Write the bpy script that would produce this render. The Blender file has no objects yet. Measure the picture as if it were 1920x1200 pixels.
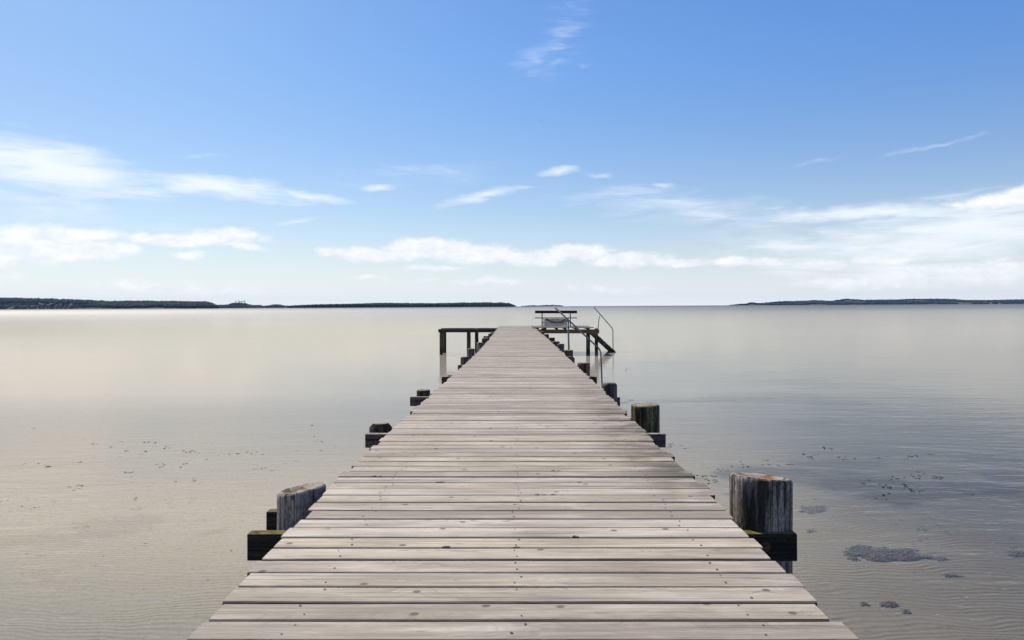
import bpy, bmesh, math, random
import numpy as np
from mathutils import Vector, Matrix, noise as mnoise
R = math.radians
random.seed(7); rng = np.random.default_rng(11)

# ------------------------------------------------------------------ camera, sky, sun, exposure
sc = bpy.context.scene
COL = sc.collection
F, CX, CY, HC = 1280.0, 967.0, 574.3, 0.96      # focal length in photo pixels, vanishing point, camera height over the deck
ROLL = 0.0054
WATER_Z, BED_Z = -1.15, -1.55
cd = bpy.data.cameras.new('camera'); cam = bpy.data.objects.new('camera', cd); COL.objects.link(cam)
cd.sensor_width = 36.0; cd.lens = 24.0
cd.shift_x = -(CX - 960) / 1920; cd.shift_y = -(600 - CY) / 1920
cd.clip_start = 0.05; cd.clip_end = 40000
cam.location = (0, 0, HC)
cam.rotation_euler = (R(90), ROLL, 0)
sc.camera = cam

SUN_EL, SUN_AZ = R(48), R(-42)                  # azimuth from +Y, positive to the right
sun_dir = Vector((math.sin(SUN_AZ) * math.cos(SUN_EL), math.cos(SUN_AZ) * math.cos(SUN_EL), math.sin(SUN_EL)))
sd = bpy.data.lights.new('sun', 'SUN'); sun = bpy.data.objects.new('sun', sd); COL.objects.link(sun)
sd.energy = 4.2; sd.angle = R(2.0); sd.color = (1.0, 0.90, 0.77)
sun.rotation_euler = sun_dir.to_track_quat('Z', 'Y').to_euler()
sun.location = (-30, 30, 40)
sc.view_settings.view_transform = 'Standard'; sc.view_settings.look = 'None'
sc.view_settings.gamma = 1.0; sc.view_settings.exposure = 0.3

class NT:
    """small node builder"""
    def __init__(self, tree): self.t = tree; self.n = tree.nodes; self.l = tree.links
    def node(self, typ, ins=None, **props):
        x = self.n.new(typ)
        for k, v in props.items(): setattr(x, k, v)
        for k, v in (ins or {}).items(): self.put(x.inputs[k], v)
        return x
    def put(self, sock, v):
        if isinstance(v, bpy.types.NodeSocket): self.l.new(v, sock)
        else: sock.default_value = v
    def math(self, op, a, b=None, c=None, clamp=False):
        x = self.n.new('ShaderNodeMath'); x.operation = op; x.use_clamp = clamp
        for i, v in enumerate((a, b, c)):
            if v is not None: self.put(x.inputs[i], v)
        return x.outputs[0]
    def vmath(self, op, a, b=None, scale=None):
        x = self.n.new('ShaderNodeVectorMath'); x.operation = op
        self.put(x.inputs[0], a)
        if b is not None: self.put(x.inputs[1], b)
        if scale is not None: self.put(x.inputs['Scale'], scale)
        return x.outputs['Value' if op in ('LENGTH', 'DOT_PRODUCT', 'DISTANCE') else 'Vector']
    def sep(self, v): 
        x = self.node('ShaderNodeSeparateXYZ', {0: v}); return x.outputs[0], x.outputs[1], x.outputs[2]
    def comb(self, a=0.0, b=0.0, c=0.0): return self.node('ShaderNodeCombineXYZ', {0: a, 1: b, 2: c}).outputs[0]
    def noise(self, v, scale, detail=4.0, rough=0.5, dist=0.0, dims='3D', color=False, w=None):
        x = self.node('ShaderNodeTexNoise', {'Scale': scale, 'Detail': detail, 'Roughness': rough, 'Distortion': dist}, noise_dimensions=dims)
        if v is not None: self.put(x.inputs['Vector'], v)
        if w is not None: self.put(x.inputs['W'], w)
        return x.outputs['Color' if color else 'Fac']
    def rng(self, v, a, b, c=0.0, d=1.0, smooth=False):
        x = self.node('ShaderNodeMapRange', {0: v, 1: a, 2: b, 3: c, 4: d}, interpolation_type='SMOOTHSTEP' if smooth else 'LINEAR')
        return x.outputs[0]
    def mix(self, f, a, b, mode='MIX'):
        x = self.node('ShaderNodeMix', data_type='RGBA', blend_type=mode)
        self.put(x.inputs[0], f)
        for i, v in ((6, a), (7, b)):
            if not isinstance(v, bpy.types.NodeSocket) and len(v) == 3: v = (*v, 1)
            self.put(x.inputs[i], v)
        return x.outputs[2]
    def mapv(self, v, loc=(0, 0, 0), rot=(0, 0, 0), scale=(1, 1, 1), typ='POINT'):
        return self.node('ShaderNodeMapping', {0: v, 1: loc, 2: rot, 3: scale}, vector_type=typ).outputs[0]

def px_dir(x, y):
    """photo pixel to azimuth and elevation in degrees"""
    u, v = x - CX, y - CY
    u, v = u - ROLL * v, v + ROLL * u
    return math.degrees(math.atan2(u, F)), math.degrees(math.atan2(-v, math.hypot(u, F)))

world = bpy.data.worlds.new('World'); sc.world = world; world.use_nodes = True
SKY = 0.108
def build_world():
    t = NT(world.node_tree); t.n.clear()
    sky = t.node('ShaderNodeTexSky', sky_type='NISHITA')
    sky.sun_disc = False; sky.sun_elevation = SUN_EL; sky.sun_rotation = SUN_AZ
    sky.altitude = 0; sky.air_density = 1.0; sky.dust_density = 0.4; sky.ozone_density = 3.0
    g = t.node('ShaderNodeTexCoord').outputs['Generated']
    d = t.vmath('NORMALIZE', g)
    x, y, z = t.sep(d)
    az = t.math('MULTIPLY', t.math('ARCTAN2', x, y), 180 / math.pi)
    el = t.math('MULTIPLY', t.math('ARCSINE', z), 180 / math.pi)
    P = t.comb(az, el, 0.0)
    base = t.vmath('SCALE', sky.outputs[0], scale=SKY)
    # grading of the clear sky: deeper blue away from the sun, white air low down
    blue = t.mix(t.rng(az, -38, 38, 0, 1), (0.69, 0.81, 0.885), (0.56, 0.85, 1.19))
    blue = t.mix(t.rng(el, 1, 20, 0, 1), (0.66, 0.69, 0.72), blue)
    base = t.mix(1.0, base, blue, 'MULTIPLY')
    def field(Pw, items):
        acc = None
        for (px, py, rx, ry, rot, w) in items:
            a, e = px_dir(px, py); k = math.degrees(1 / F) 
            m = t.mapv(Pw, (a, e, 0), (0, 0, R(-rot)), (rx * k, ry * k, 1), 'TEXTURE')
            v = t.math('MULTIPLY_ADD', t.vmath('LENGTH', m), -w, w)
            acc = v if acc is None else t.math('MAXIMUM', acc, v)
        return acc
    # cumulus
    n1 = t.noise(P, 0.30, 6, 0.55, color=True)
    Pc = t.vmath('ADD', P, t.vmath('MULTIPLY', t.vmath('SUBTRACT', n1, (0.5, 0.5, 0.5)), (3.0, 1.3, 0)))
    cum = [(70,448,95,30,0,1),(25,472,130,24,0,1),(170,440,60,13,0,.8),(185,468,80,22,0,1),(260,448,42,14,0,.8),(335,452,80,15,0,1),(425,446,85,19,0,1),
           (458,465,55,9,0,.7),(355,481,40,10,0,.8),(12,518,32,9,0,.7),
           (620,473,32,12,0,.9),(705,477,95,18,0,1),(805,468,105,25,0,1.1),(900,477,115,24,0,1.1),(1000,486,95,20,0,1),(1080,474,90,20,0,1.1),(1180,488,105,18,0,1),
           (1275,495,70,12,0,.9),(1400,490,85,11,0,.9),(820,503,90,8,0,.6),(690,519,50,8,0,.7),(800,524,30,5,0,.5),(930,527,85,10,0,.6),(300,537,150,13,0,.6),(430,545,120,10,0,.5),
           (1150,541,120,10,0,.5),(1535,495,44,13,0,.9),(1650,487,70,12,0,.7),(1600,532,115,16,0,.8),(1720,520,150,26,0,.9),(1860,512,130,26,0,.8),
           (1880,376,70,18,-10,.8),(1925,362,60,20,-10,.9),(1790,385,22,6,0,.45)]
    fc = field(Pc, cum)
    fb = t.noise(t.vmath('MULTIPLY', P, (0.55, 1.0, 1)), 0.9, 9, 0.70)
    dc = t.rng(t.math('ADD', fc, t.math('MULTIPLY', t.math('SUBTRACT', fb, 0.5), 0.95)), 0.0, 0.58, smooth=True)
    # cirrus streaks
    n2 = t.noise(P, 0.12, 4, 0.6, color=True)
    Pw = t.vmath('ADD', P, t.vmath('MULTIPLY', t.vmath('SUBTRACT', n2, (0.5, 0.5, 0.5)), (5.0, 2.2, 0)))
    cir = [(110,312,210,52,8,1.0),(400,350,210,26,6,.9),(570,368,120,12,5,.7),(905,371,120,14,-13,.8),(1055,62,125,44,-56,.25),(1000,115,90,34,-40,.24),(1640,401,300,17,2,.9),
           (1800,440,340,75,-4,.9),(1600,480,330,60,0,.55),(1480,455,200,30,6,.6),(1770,272,130,6,-9,.34),(1530,307,75,6,-6,.36),(545,414,70,6,-12,.5),(1300,395,330,50,8,.45),
           (705,354,40,9,0,.6),(1048,320,48,12,-3,.75),(1122,326,40,9,4,.5),(1240,349,34,7,0,.55),(1095,120,34,9,4,.36),(100,380,300,40,4,.3),(380,292,60,8,5,.35),(800,330,260,30,-4,.25)]
    fi = field(Pw, cir)
    st = t.noise(t.mapv(P, rot=(0, 0, R(-6)), scale=(0.22, 1.5, 1)), 0.9, 6, 0.62, 0.6)
    di = t.rng(t.math('ADD', fi, t.math('MULTIPLY', t.math('SUBTRACT', st, 0.5), 1.2)), 0.0, 0.95, 0, 0.85, smooth=True)
    di = t.math('MULTIPLY', di, t.rng(fi, 0.0, 0.2))
    low = t.math('POWER', 2.718, t.math('MULTIPLY', t.math('MAXIMUM', el, 0.0), -0.21))
    hz = t.math('MULTIPLY', low, 0.96)
    c = t.mix(hz, base, (0.77, 0.805, 0.835))
    ccol = t.mix(t.rng(fb, 0.35, 0.65), (0.70, 0.73, 0.79), (0.90, 0.90, 0.91))
    c = t.mix(di, c, (0.80, 0.84, 0.88))
    c = t.mix(t.math('MULTIPLY', dc, t.rng(el, 0.0, 5.0, 0.50, 0.90)), c, ccol)
    bg = t.node('ShaderNodeBackground', {0: c, 1: 1.0})
    out = t.node('ShaderNodeOutputWorld', {0: bg.outputs[0]})
build_world()
world.cycles.sampling_method = 'MANUAL'; world.cycles.sample_map_resolution = 512

# ------------------------------------------------------------------ helpers
def tag(o, label=None, cat=None, group=None, kind=None):
    if label: o['label'] = label
    if cat: o['category'] = cat
    if group: o['group'] = group
    if kind: o['kind'] = kind
    return o
def empty(name, loc=(0, 0, 0), rot=(0, 0, 0)):
    o = bpy.data.objects.new(name, None); COL.objects.link(o); o.location = loc; o.rotation_euler = rot
    o.empty_display_size = 0.2; return o
def link_mesh(name, me, mats, parent=None, smooth=False, loc=(0, 0, 0), rot=(0, 0, 0)):
    o = bpy.data.objects.new(name, me); COL.objects.link(o)
    for m in (mats if isinstance(mats, (list, tuple)) else [mats]): me.materials.append(m)
    if smooth: me.polygons.foreach_set('use_smooth', [True] * len(me.polygons))
    o.location = loc; o.rotation_euler = rot
    if parent: o.parent = parent
    return o
def pydata(name, v, f, mats, parent=None, smooth=False, loc=(0, 0, 0), rot=(0, 0, 0)):
    me = bpy.data.meshes.new(name); me.from_pydata([tuple(p) for p in v], [], [tuple(q) for q in f]); me.update()
    return link_mesh(name, me, mats, parent, smooth, loc, rot)
def bm_obj(name, bm, mats, parent=None, smooth=False, loc=(0, 0, 0), rot=(0, 0, 0)):
    bmesh.ops.recalc_face_normals(bm, faces=bm.faces[:])
    me = bpy.data.meshes.new(name); bm.to_mesh(me); bm.free()
    return link_mesh(name, me, mats, parent, smooth, loc, rot)
def add_box(bm, x0, x1, y0, y1, z0, z1, bevel=0.0, seg=1, wob=0.0, cuts=0, M=None):
    b = bmesh.new(); bmesh.ops.create_cube(b, size=1.0)
    for v in b.verts:
        v.co = Vector((x0 + (v.co.x + .5) * (x1 - x0), y0 + (v.co.y + .5) * (y1 - y0), z0 + (v.co.z + .5) * (z1 - z0)))
    if cuts:
        ax = max(range(3), key=lambda i: (x1 - x0, y1 - y0, z1 - z0)[i])
        es = [e for e in b.edges if abs((e.verts[0].co - e.verts[1].co)[ax]) > 1e-6]
        bmesh.ops.subdivide_edges(b, edges=es, cuts=cuts, use_grid_fill=True)
    if bevel:
        es = [e for e in b.edges if len(e.link_faces) == 2 and e.calc_face_angle() > 0.5]
        bmesh.ops.bevel(b, geom=es, offset=bevel, segments=seg, affect='EDGES', profile=0.6)
    if wob:
        s = random.random() * 50
        for v in b.verts: v.co += mnoise.noise_vector(v.co * 4.0 + Vector((s, 0, 0))) * wob
    tmp = bpy.data.meshes.new('t'); b.to_mesh(tmp); b.free()
    if M: tmp.transform(M)
    bm.from_mesh(tmp); bpy.data.meshes.remove(tmp)
def add_tube(bm, pts, r, n=10, caps=True):
    pts = [Vector(p) for p in pts]; rings = []
    for i, p in enumerate(pts):
        d = (pts[min(i + 1, len(pts) - 1)] - pts[max(i - 1, 0)]).normalized()
        up = Vector((0, 0, 1)) if abs(d.z) < 0.95 else Vector((0, 1, 0))
        a = d.cross(up).normalized(); c = d.cross(a).normalized()
        rr = r[i] if isinstance(r, (list, tuple)) else r
        rings.append([bm.verts.new(p + (a * math.cos(2 * math.pi * k / n) + c * math.sin(2 * math.pi * k / n)) * rr) for k in range(n)])
    for A, B in zip(rings, rings[1:]):
        for k in range(n): bm.faces.new((A[k], A[(k + 1) % n], B[(k + 1) % n], B[k]))
    if caps: bm.faces.new(rings[0][::-1]); bm.faces.new(rings[-1])
def bend(pts, rad, n=6):
    """polyline with rounded corners"""
    pts = [Vector(p) for p in pts]; out = [pts[0]]
    for a, b, c in zip(pts, pts[1:], pts[2:]):
        p, q = b + (a - b).normalized() * rad, b + (c - b).normalized() * rad
        for i in range(n + 1):
            s = i / n; out.append(p * (1 - s) ** 2 + b * 2 * s * (1 - s) + q * s ** 2)
    out.append(pts[-1]); return out

def px_plane(x, y, z, roll=True):
    """where the sight line of a photo pixel meets the height z"""
    u, v = x - CX, y - CY
    if roll: u, v = u - ROLL * v, v + ROLL * u
    Y = F * (HC - z) / v
    return u * Y / F, Y
def px_at(x, y, Y, roll=False):
    u, v = x - CX, y - CY
    if roll: u, v = u - ROLL * v, v + ROLL * u
    return u * Y / F, HC - v * Y / F

# ------------------------------------------------------------------ materials
def mat(name):
    m = bpy.data.materials.new(name); m.use_nodes = True; t = NT(m.node_tree); t.n.clear()
    out = t.node('ShaderNodeOutputMaterial'); p = t.node('ShaderNodeBsdfPrincipled')
    t.l.new(p.outputs[0], out.inputs[0]); t.out = out; t.p = p
    return m, t
def bump(t, h, strength=0.3, dist=0.01):
    b = t.node('ShaderNodeBump', {'Strength': strength, 'Distance': dist, 'Height': h}); t.l.new(b.outputs[0], t.p.inputs['Normal'])

def deck_material():
    m, t = mat('weathered_planks')
    loc = t.node('ShaderNodeAttribute', attribute_name='loc').outputs['Vector']     # along, across, height inside one plank
    rnd = t.node('ShaderNodeAttribute', attribute_name='rnd').outputs['Vector']     # three random numbers of the plank
    r1, r2, r3 = t.sep(rnd); x, y, z = t.sep(loc)
    off = t.math('MULTIPLY', r1, 91.0)
    wv = t.comb(t.math('ADD', x, off), t.math('MULTIPLY', y, 2.0), t.math('MULTIPLY', r2, 37.0))
    # knots: sparse cells, the rings bend round them
    kv = t.comb(t.math('ADD', t.math('MULTIPLY', x, 4.2), off), t.math('ADD', t.math('MULTIPLY', y, 5.5), t.math('MULTIPLY', r3, 57.0)), 0.0)
    vor = t.node('ShaderNodeTexVoronoi', {'Vector': kv, 'Scale': 1.0, 'Randomness': 1.0}, voronoi_dimensions='2D', feature='F1')
    kd = vor.outputs['Distance']
    kon = t.math('GREATER_THAN', t.sep(vor.outputs['Color'])[0], 0.72)
    knot = t.math('MULTIPLY', t.rng(kd, 0.03, 0.085, 1, 0, True), kon)
    kbend = t.math('MULTIPLY', t.rng(kd, 0.0, 0.42, 1, 0, True), kon)
    # growth rings of a log cut lengthwise
    wander = t.noise(wv, 1.3, 3, 0.5)
    depth = t.math('ADD', t.math('MULTIPLY', t.math('SUBTRACT', wander, 0.5), 0.16), t.math('MULTIPLY_ADD', r2, 0.10, 0.01))
    yy = t.math('ADD', y, t.math('MULTIPLY_ADD', r3, 0.12, -0.06))
    rad = t.math('SQRT', t.math('ADD', t.math('MULTIPLY', yy, yy), t.math('MULTIPLY', depth, depth)))
    rad = t.math('ADD', rad, t.math('MULTIPLY', kbend, 0.018))
    ring = t.noise(None, 1.0, 2, 0.6, dims='1D', w=t.math('ADD', t.math('MULTIPLY', rad, 210.0), off))
    fib = t.noise(t.comb(t.math('MULTIPLY_ADD', x, 5.0, off), t.math('MULTIPLY', y, 330.0), r2), 1.0, 4, 0.65)
    streak = t.noise(t.comb(t.math('MULTIPLY_ADD', x, 1.6, off), t.math('MULTIPLY', y, 60.0), r3), 1.0, 4, 0.6)
    blot = t.noise(t.comb(t.math('MULTIPLY_ADD', x, 2.2, off), t.math('MULTIPLY', y, 9.0), r1), 1.0, 5, 0.6)
    tone = t.mix(r3, (0.45, 0.405, 0.345), (0.50, 0.435, 0.345))
    tone = t.mix(t.rng(r2, 0.0, 1.0, 0, 0.9), tone, (0.255, 0.23, 0.20))
    tone = t.mix(t.rng(r1, 0.86, 1.0, 0, 0.65), tone, (0.24, 0.20, 0.16))
    tone = t.mix(t.rng(r1, 0.14, 0.0, 0, 0.6), tone, (0.58, 0.53, 0.47))
    c = t.mix(t.rng(streak, 0.35, 0.7), t.mix(1.0, tone, (1.10, 1.09, 1.08), 'MULTIPLY'), t.mix(1.0, tone, (0.68, 0.65, 0.62), 'MULTIPLY'))
    c = t.mix(t.rng(ring, 0.48, 0.70, 0, 0.55), c, (0.19, 0.165, 0.15))
    c = t.mix(t.rng(fib, 0.53, 0.72, 0, 0.55), c, (0.15, 0.135, 0.125))
    c = t.mix(t.rng(blot, 0.50, 0.72, 0, 0.60), c, (0.19, 0.168, 0.145))
    c = t.mix(t.rng(blot, 0.47, 0.28, 0, 0.45), c, (0.60, 0.55, 0.48))
    chk = t.noise(t.comb(t.math('MULTIPLY_ADD', x, 1.1, off), t.math('MULTIPLY', t.math('ADD', y, t.math('MULTIPLY', wander, 0.03)), 150.0), r3), 1.0, 2, 0.5)
    where = t.noise(t.comb(t.math('MULTIPLY_ADD', x, 0.9, off), t.math('MULTIPLY', y, 12.0), r1), 1.0, 3, 0.5)
    c = t.mix(t.math('MULTIPLY', t.rng(chk, 0.60, 0.66), t.rng(where, 0.46, 0.58, 0, 0.85)), c, (0.075, 0.06, 0.05))
    spot = t.noise(t.comb(t.math('MULTIPLY_ADD', x, 9.0, off), t.math('MULTIPLY', y, 40.0), r2), 1.0, 4, 0.7)
    c = t.mix(t.rng(spot, 0.60, 0.72, 0, 0.55), c, (0.12, 0.105, 0.09))
    c = t.mix(t.math('MULTIPLY', knot, 0.85), c, (0.075, 0.058, 0.048))
    c = t.mix(t.rng(z, -0.0012, -0.0045, 0, 0.8), c, (0.06, 0.047, 0.038))
    # grime in the middle length of the right-hand edge and darker upright plank faces
    obj = t.node('ShaderNodeTexCoord').outputs['Object']; ox, oy, oz = t.sep(obj)
    gn = t.noise(t.vmath('MULTIPLY', obj, (3.0, 5.0, 1.0)), 1.0, 5, 0.6)
    grime = t.math('MULTIPLY', t.rng(ox, 0.45, 0.95, 0, 1, True), t.math('MULTIPLY', t.rng(oy, 3.0, 3.9, 0, 1), t.rng(oy, 5.2, 9.5, 1, 0.15)))
    c = t.mix(t.math('MULTIPLY', grime, t.rng(gn, 0.36, 0.55, 0, 0.92)), c, (0.085, 0.075, 0.055))
    big = t.noise(t.vmath('MULTIPLY', obj, (1.2, 0.5, 1.0)), 1.0, 4, 0.6)
    c = t.mix(t.rng(big, 0.45, 0.75, 0, 0.35), c, (0.25, 0.205, 0.16))
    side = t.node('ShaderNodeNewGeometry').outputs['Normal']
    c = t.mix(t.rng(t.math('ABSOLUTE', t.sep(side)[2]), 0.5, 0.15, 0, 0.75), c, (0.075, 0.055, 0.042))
    c = t.mix(1.0, c, (1.15, 1.13, 1.075), 'MULTIPLY')
    t.put(t.p.inputs['Base Color'], c)
    t.put(t.p.inputs['Roughness'], t.rng(blot, 0.3, 0.7, 0.62, 0.85)); t.p.inputs['Specular IOR Level'].default_value = 0.35
    h = t.math('ADD', t.math('MULTIPLY', ring, -0.5), t.math('ADD', t.math('MULTIPLY', fib, -0.6), t.math('MULTIPLY', knot, -1.0)))
    bump(t, h, 0.55, 0.003)
    return m

def timber_material(name, light, dark, stain, moss=None, rust=None, stain_amt=0.6, vertical=True, rough=0.85, wetline=True):
    """old pile and beam timber: streaks along the grain, stains, moss on upward faces"""
    m, t = mat(name)
    obj = t.node('ShaderNodeTexCoord').outputs['Object']
    ri = t.node('ShaderNodeObjectInfo').outputs['Random']
    o2 = t.vmath('ADD', obj, t.comb(t.math('MULTIPLY', ri, 40.0), t.math('MULTIPLY', ri, 71.0), t.math('MULTIPLY', ri, 13.0)))
    S = (58, 58, 2.6) if vertical else (2.6, 58, 58)
    s1 = t.noise(t.vmath('MULTIPLY', o2, S), 1.0, 5, 0.65)
    s2 = t.noise(t.vmath('MULTIPLY', o2, (S[0] * .35, S[1] * .35, S[2] * .8)), 1.0, 5, 0.6)
    fine = t.noise(t.vmath('MULTIPLY', o2, (90, 90, 38) if vertical else (38, 90, 90)), 1.0, 4, 0.7)
    crack = t.noise(t.vmath('MULTIPLY', o2, (150, 150, 1.6) if vertical else (1.6, 150, 150)), 1.0, 2, 0.5)
    c = t.mix(t.rng(s1, 0.35, 0.68), light, dark)
    c = t.mix(t.rng(s2, 0.60 - 0.22 * stain_amt, 0.68 - 0.16 * stain_amt, 0, 0.93), c, stain)
    c = t.mix(t.rng(fine, 0.46, 0.64, 0, 0.75), c, stain)
    c = t.mix(t.rng(crack, 0.60, 0.66, 0, 0.85), c, tuple(k * .5 for k in stain))
    if rust: c = t.mix(t.rng(t.noise(t.vmath('MULTIPLY', o2, (14, 14, 3)), 1.0, 4, 0.6), 0.48, 0.62, 0, 0.85), c, rust)
    gm = t.node('ShaderNodeNewGeometry'); up = t.sep(gm.outputs['Normal'])[2]
    if moss:
        mn = t.noise(o2, 22.0, 4, 0.6)
        c = t.mix(t.math('MULTIPLY', t.rng(up, 0.35, 0.75), t.rng(mn, 0.36, 0.58, 0.25, 1)), c, moss)
    if wetline:   # weed and wet wood just above the water
        wz = t.sep(gm.outputs['Position'])[2]
        wn = t.math('MULTIPLY_ADD', t.noise(o2, 9.0, 3, 0.6), 0.25, wz)
        c = t.mix(t.rng(wn, WATER_Z + 0.30, WATER_Z + 0.46, 0.9, 0), c, (0.022, 0.024, 0.014))
    t.put(t.p.inputs['Base Color'], c); t.p.inputs['Roughness'].default_value = rough
    t.p.inputs['Specular IOR Level'].default_value = 0.3
    bump(t, t.math('SUBTRACT', t.math('ADD', s1, t.math('MULTIPLY', fine, 0.5)), t.rng(crack, 0.56, 0.68)), 0.9, 0.006)
    return m
def end_grain_material():
    m, t = mat('pile_end_grain')
    obj = t.node('ShaderNodeTexCoord').outputs['Object']; x, y, z = t.sep(obj)
    rad = t.math('SQRT', t.math('ADD', t.math('MULTIPLY', x, x), t.math('MULTIPLY', y, y)))
    n = t.noise(obj, 14.0, 5, 0.65)
    ring = t.noise(None, 1, 2, dims='1D', w=t.math('ADD', t.math('MULTIPLY', rad, 160.0), t.math('MULTIPLY', n, 4.0)))
    c = t.mix(t.rng(ring, 0.35, 0.65), (0.42, 0.37, 0.30), (0.20, 0.155, 0.11))
    c = t.mix(t.rng(n, 0.46, 0.60, 0, 0.9), c, (0.055, 0.040, 0.024))
    c = t.mix(t.rng(t.noise(obj, 9.0, 3, 0.5), 0.56, 0.66, 0, 0.7), c, (0.26, 0.12, 0.03))
    t.put(t.p.inputs['Base Color'], c); t.p.inputs['Roughness'].default_value = 0.9
    bump(t, n, 0.8, 0.01); return m
def plain(name, col, rough=0.6, metal=0.0, var=0.25, scale=20.0):
    m, t = mat(name)
    n = t.noise(t.node('ShaderNodeTexCoord').outputs['Object'], scale, 5, 0.6)
    c = t.mix(n, tuple(k * (1 - var) for k in col), tuple(min(1, k * (1 + var)) for k in col))
    t.put(t.p.inputs['Base Color'], c); t.p.inputs['Roughness'].default_value = rough; t.p.inputs['Metallic'].default_value = metal
    bump(t, n, 0.15, 0.004); return m

M_deck = deck_material()
M_nail = plain('nail_heads', (0.085, 0.07, 0.06), 0.6, 0.3, .5, 3)
M_grey = timber_material('grey_pile_timber', (0.50, 0.44, 0.40), (0.22, 0.175, 0.15), (0.045, 0.032, 0.024), stain_amt=0.42)
M_black = timber_material('blackened_pile_timber', (0.36, 0.31, 0.28), (0.10, 0.08, 0.07), (0.010, 0.008, 0.008), stain_amt=1.05)
M_near = timber_material('patchy_pile_timber', (0.46, 0.41, 0.38), (0.15, 0.12, 0.11), (0.018, 0.014, 0.013), stain_amt=0.72)
M_green = timber_material('algae_pile_timber', (0.21, 0.17, 0.095), (0.095, 0.085, 0.04), (0.012, 0.011, 0.008), moss=(0.30, 0.27, 0.18), stain_amt=0.75)
M_rust = timber_material('reddish_pile_timber', (0.23, 0.175, 0.145), (0.095, 0.07, 0.055), (0.015, 0.012, 0.011), rust=(0.16, 0.052, 0.018), stain_amt=0.7)
M_purple = timber_material('slate_pile_timber', (0.20, 0.175, 0.17), (0.10, 0.085, 0.085), (0.025, 0.021, 0.024), stain_amt=0.4)
M_bblack = timber_material('wet_black_beam_timber', (0.050, 0.040, 0.034), (0.020, 0.016, 0.014), (0.008, 0.007, 0.007), moss=(0.17, 0.15, 0.035), vertical=False, stain_amt=0.8, wetline=False)
M_bgrey = timber_material('grey_brown_beam_timber', (0.16, 0.13, 0.125), (0.085, 0.065, 0.062), (0.02, 0.016, 0.015), moss=(0.34, 0.32, 0.30), vertical=False, stain_amt=0.3, wetline=False)
M_brust = timber_material('red_brown_beam_timber', (0.12, 0.055, 0.025), (0.07, 0.028, 0.014), (0.02, 0.012, 0.01), moss=(0.3, 0.25, 0.2), vertical=False, stain_amt=0.3, wetline=False)
M_tan = timber_material('tan_beam_timber', (0.27, 0.17, 0.075), (0.16, 0.095, 0.045), (0.05, 0.03, 0.018), moss=(0.07, 0.06, 0.05), vertical=False, stain_amt=0.35, wetline=False)
M_end = end_grain_material()
M_steel = plain('galvanised_steel', (0.22, 0.215, 0.21), 0.45, 0.85, 0.2, 30)
M_dark = timber_material('dark_bench_timber', (0.055, 0.048, 0.045), (0.026, 0.022, 0.021), (0.01, 0.009, 0.009), vertical=False, stain_amt=0.3, wetline=False)
M_white = plain('white_cap', (0.8, 0.8, 0.8), 0.4)

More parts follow.
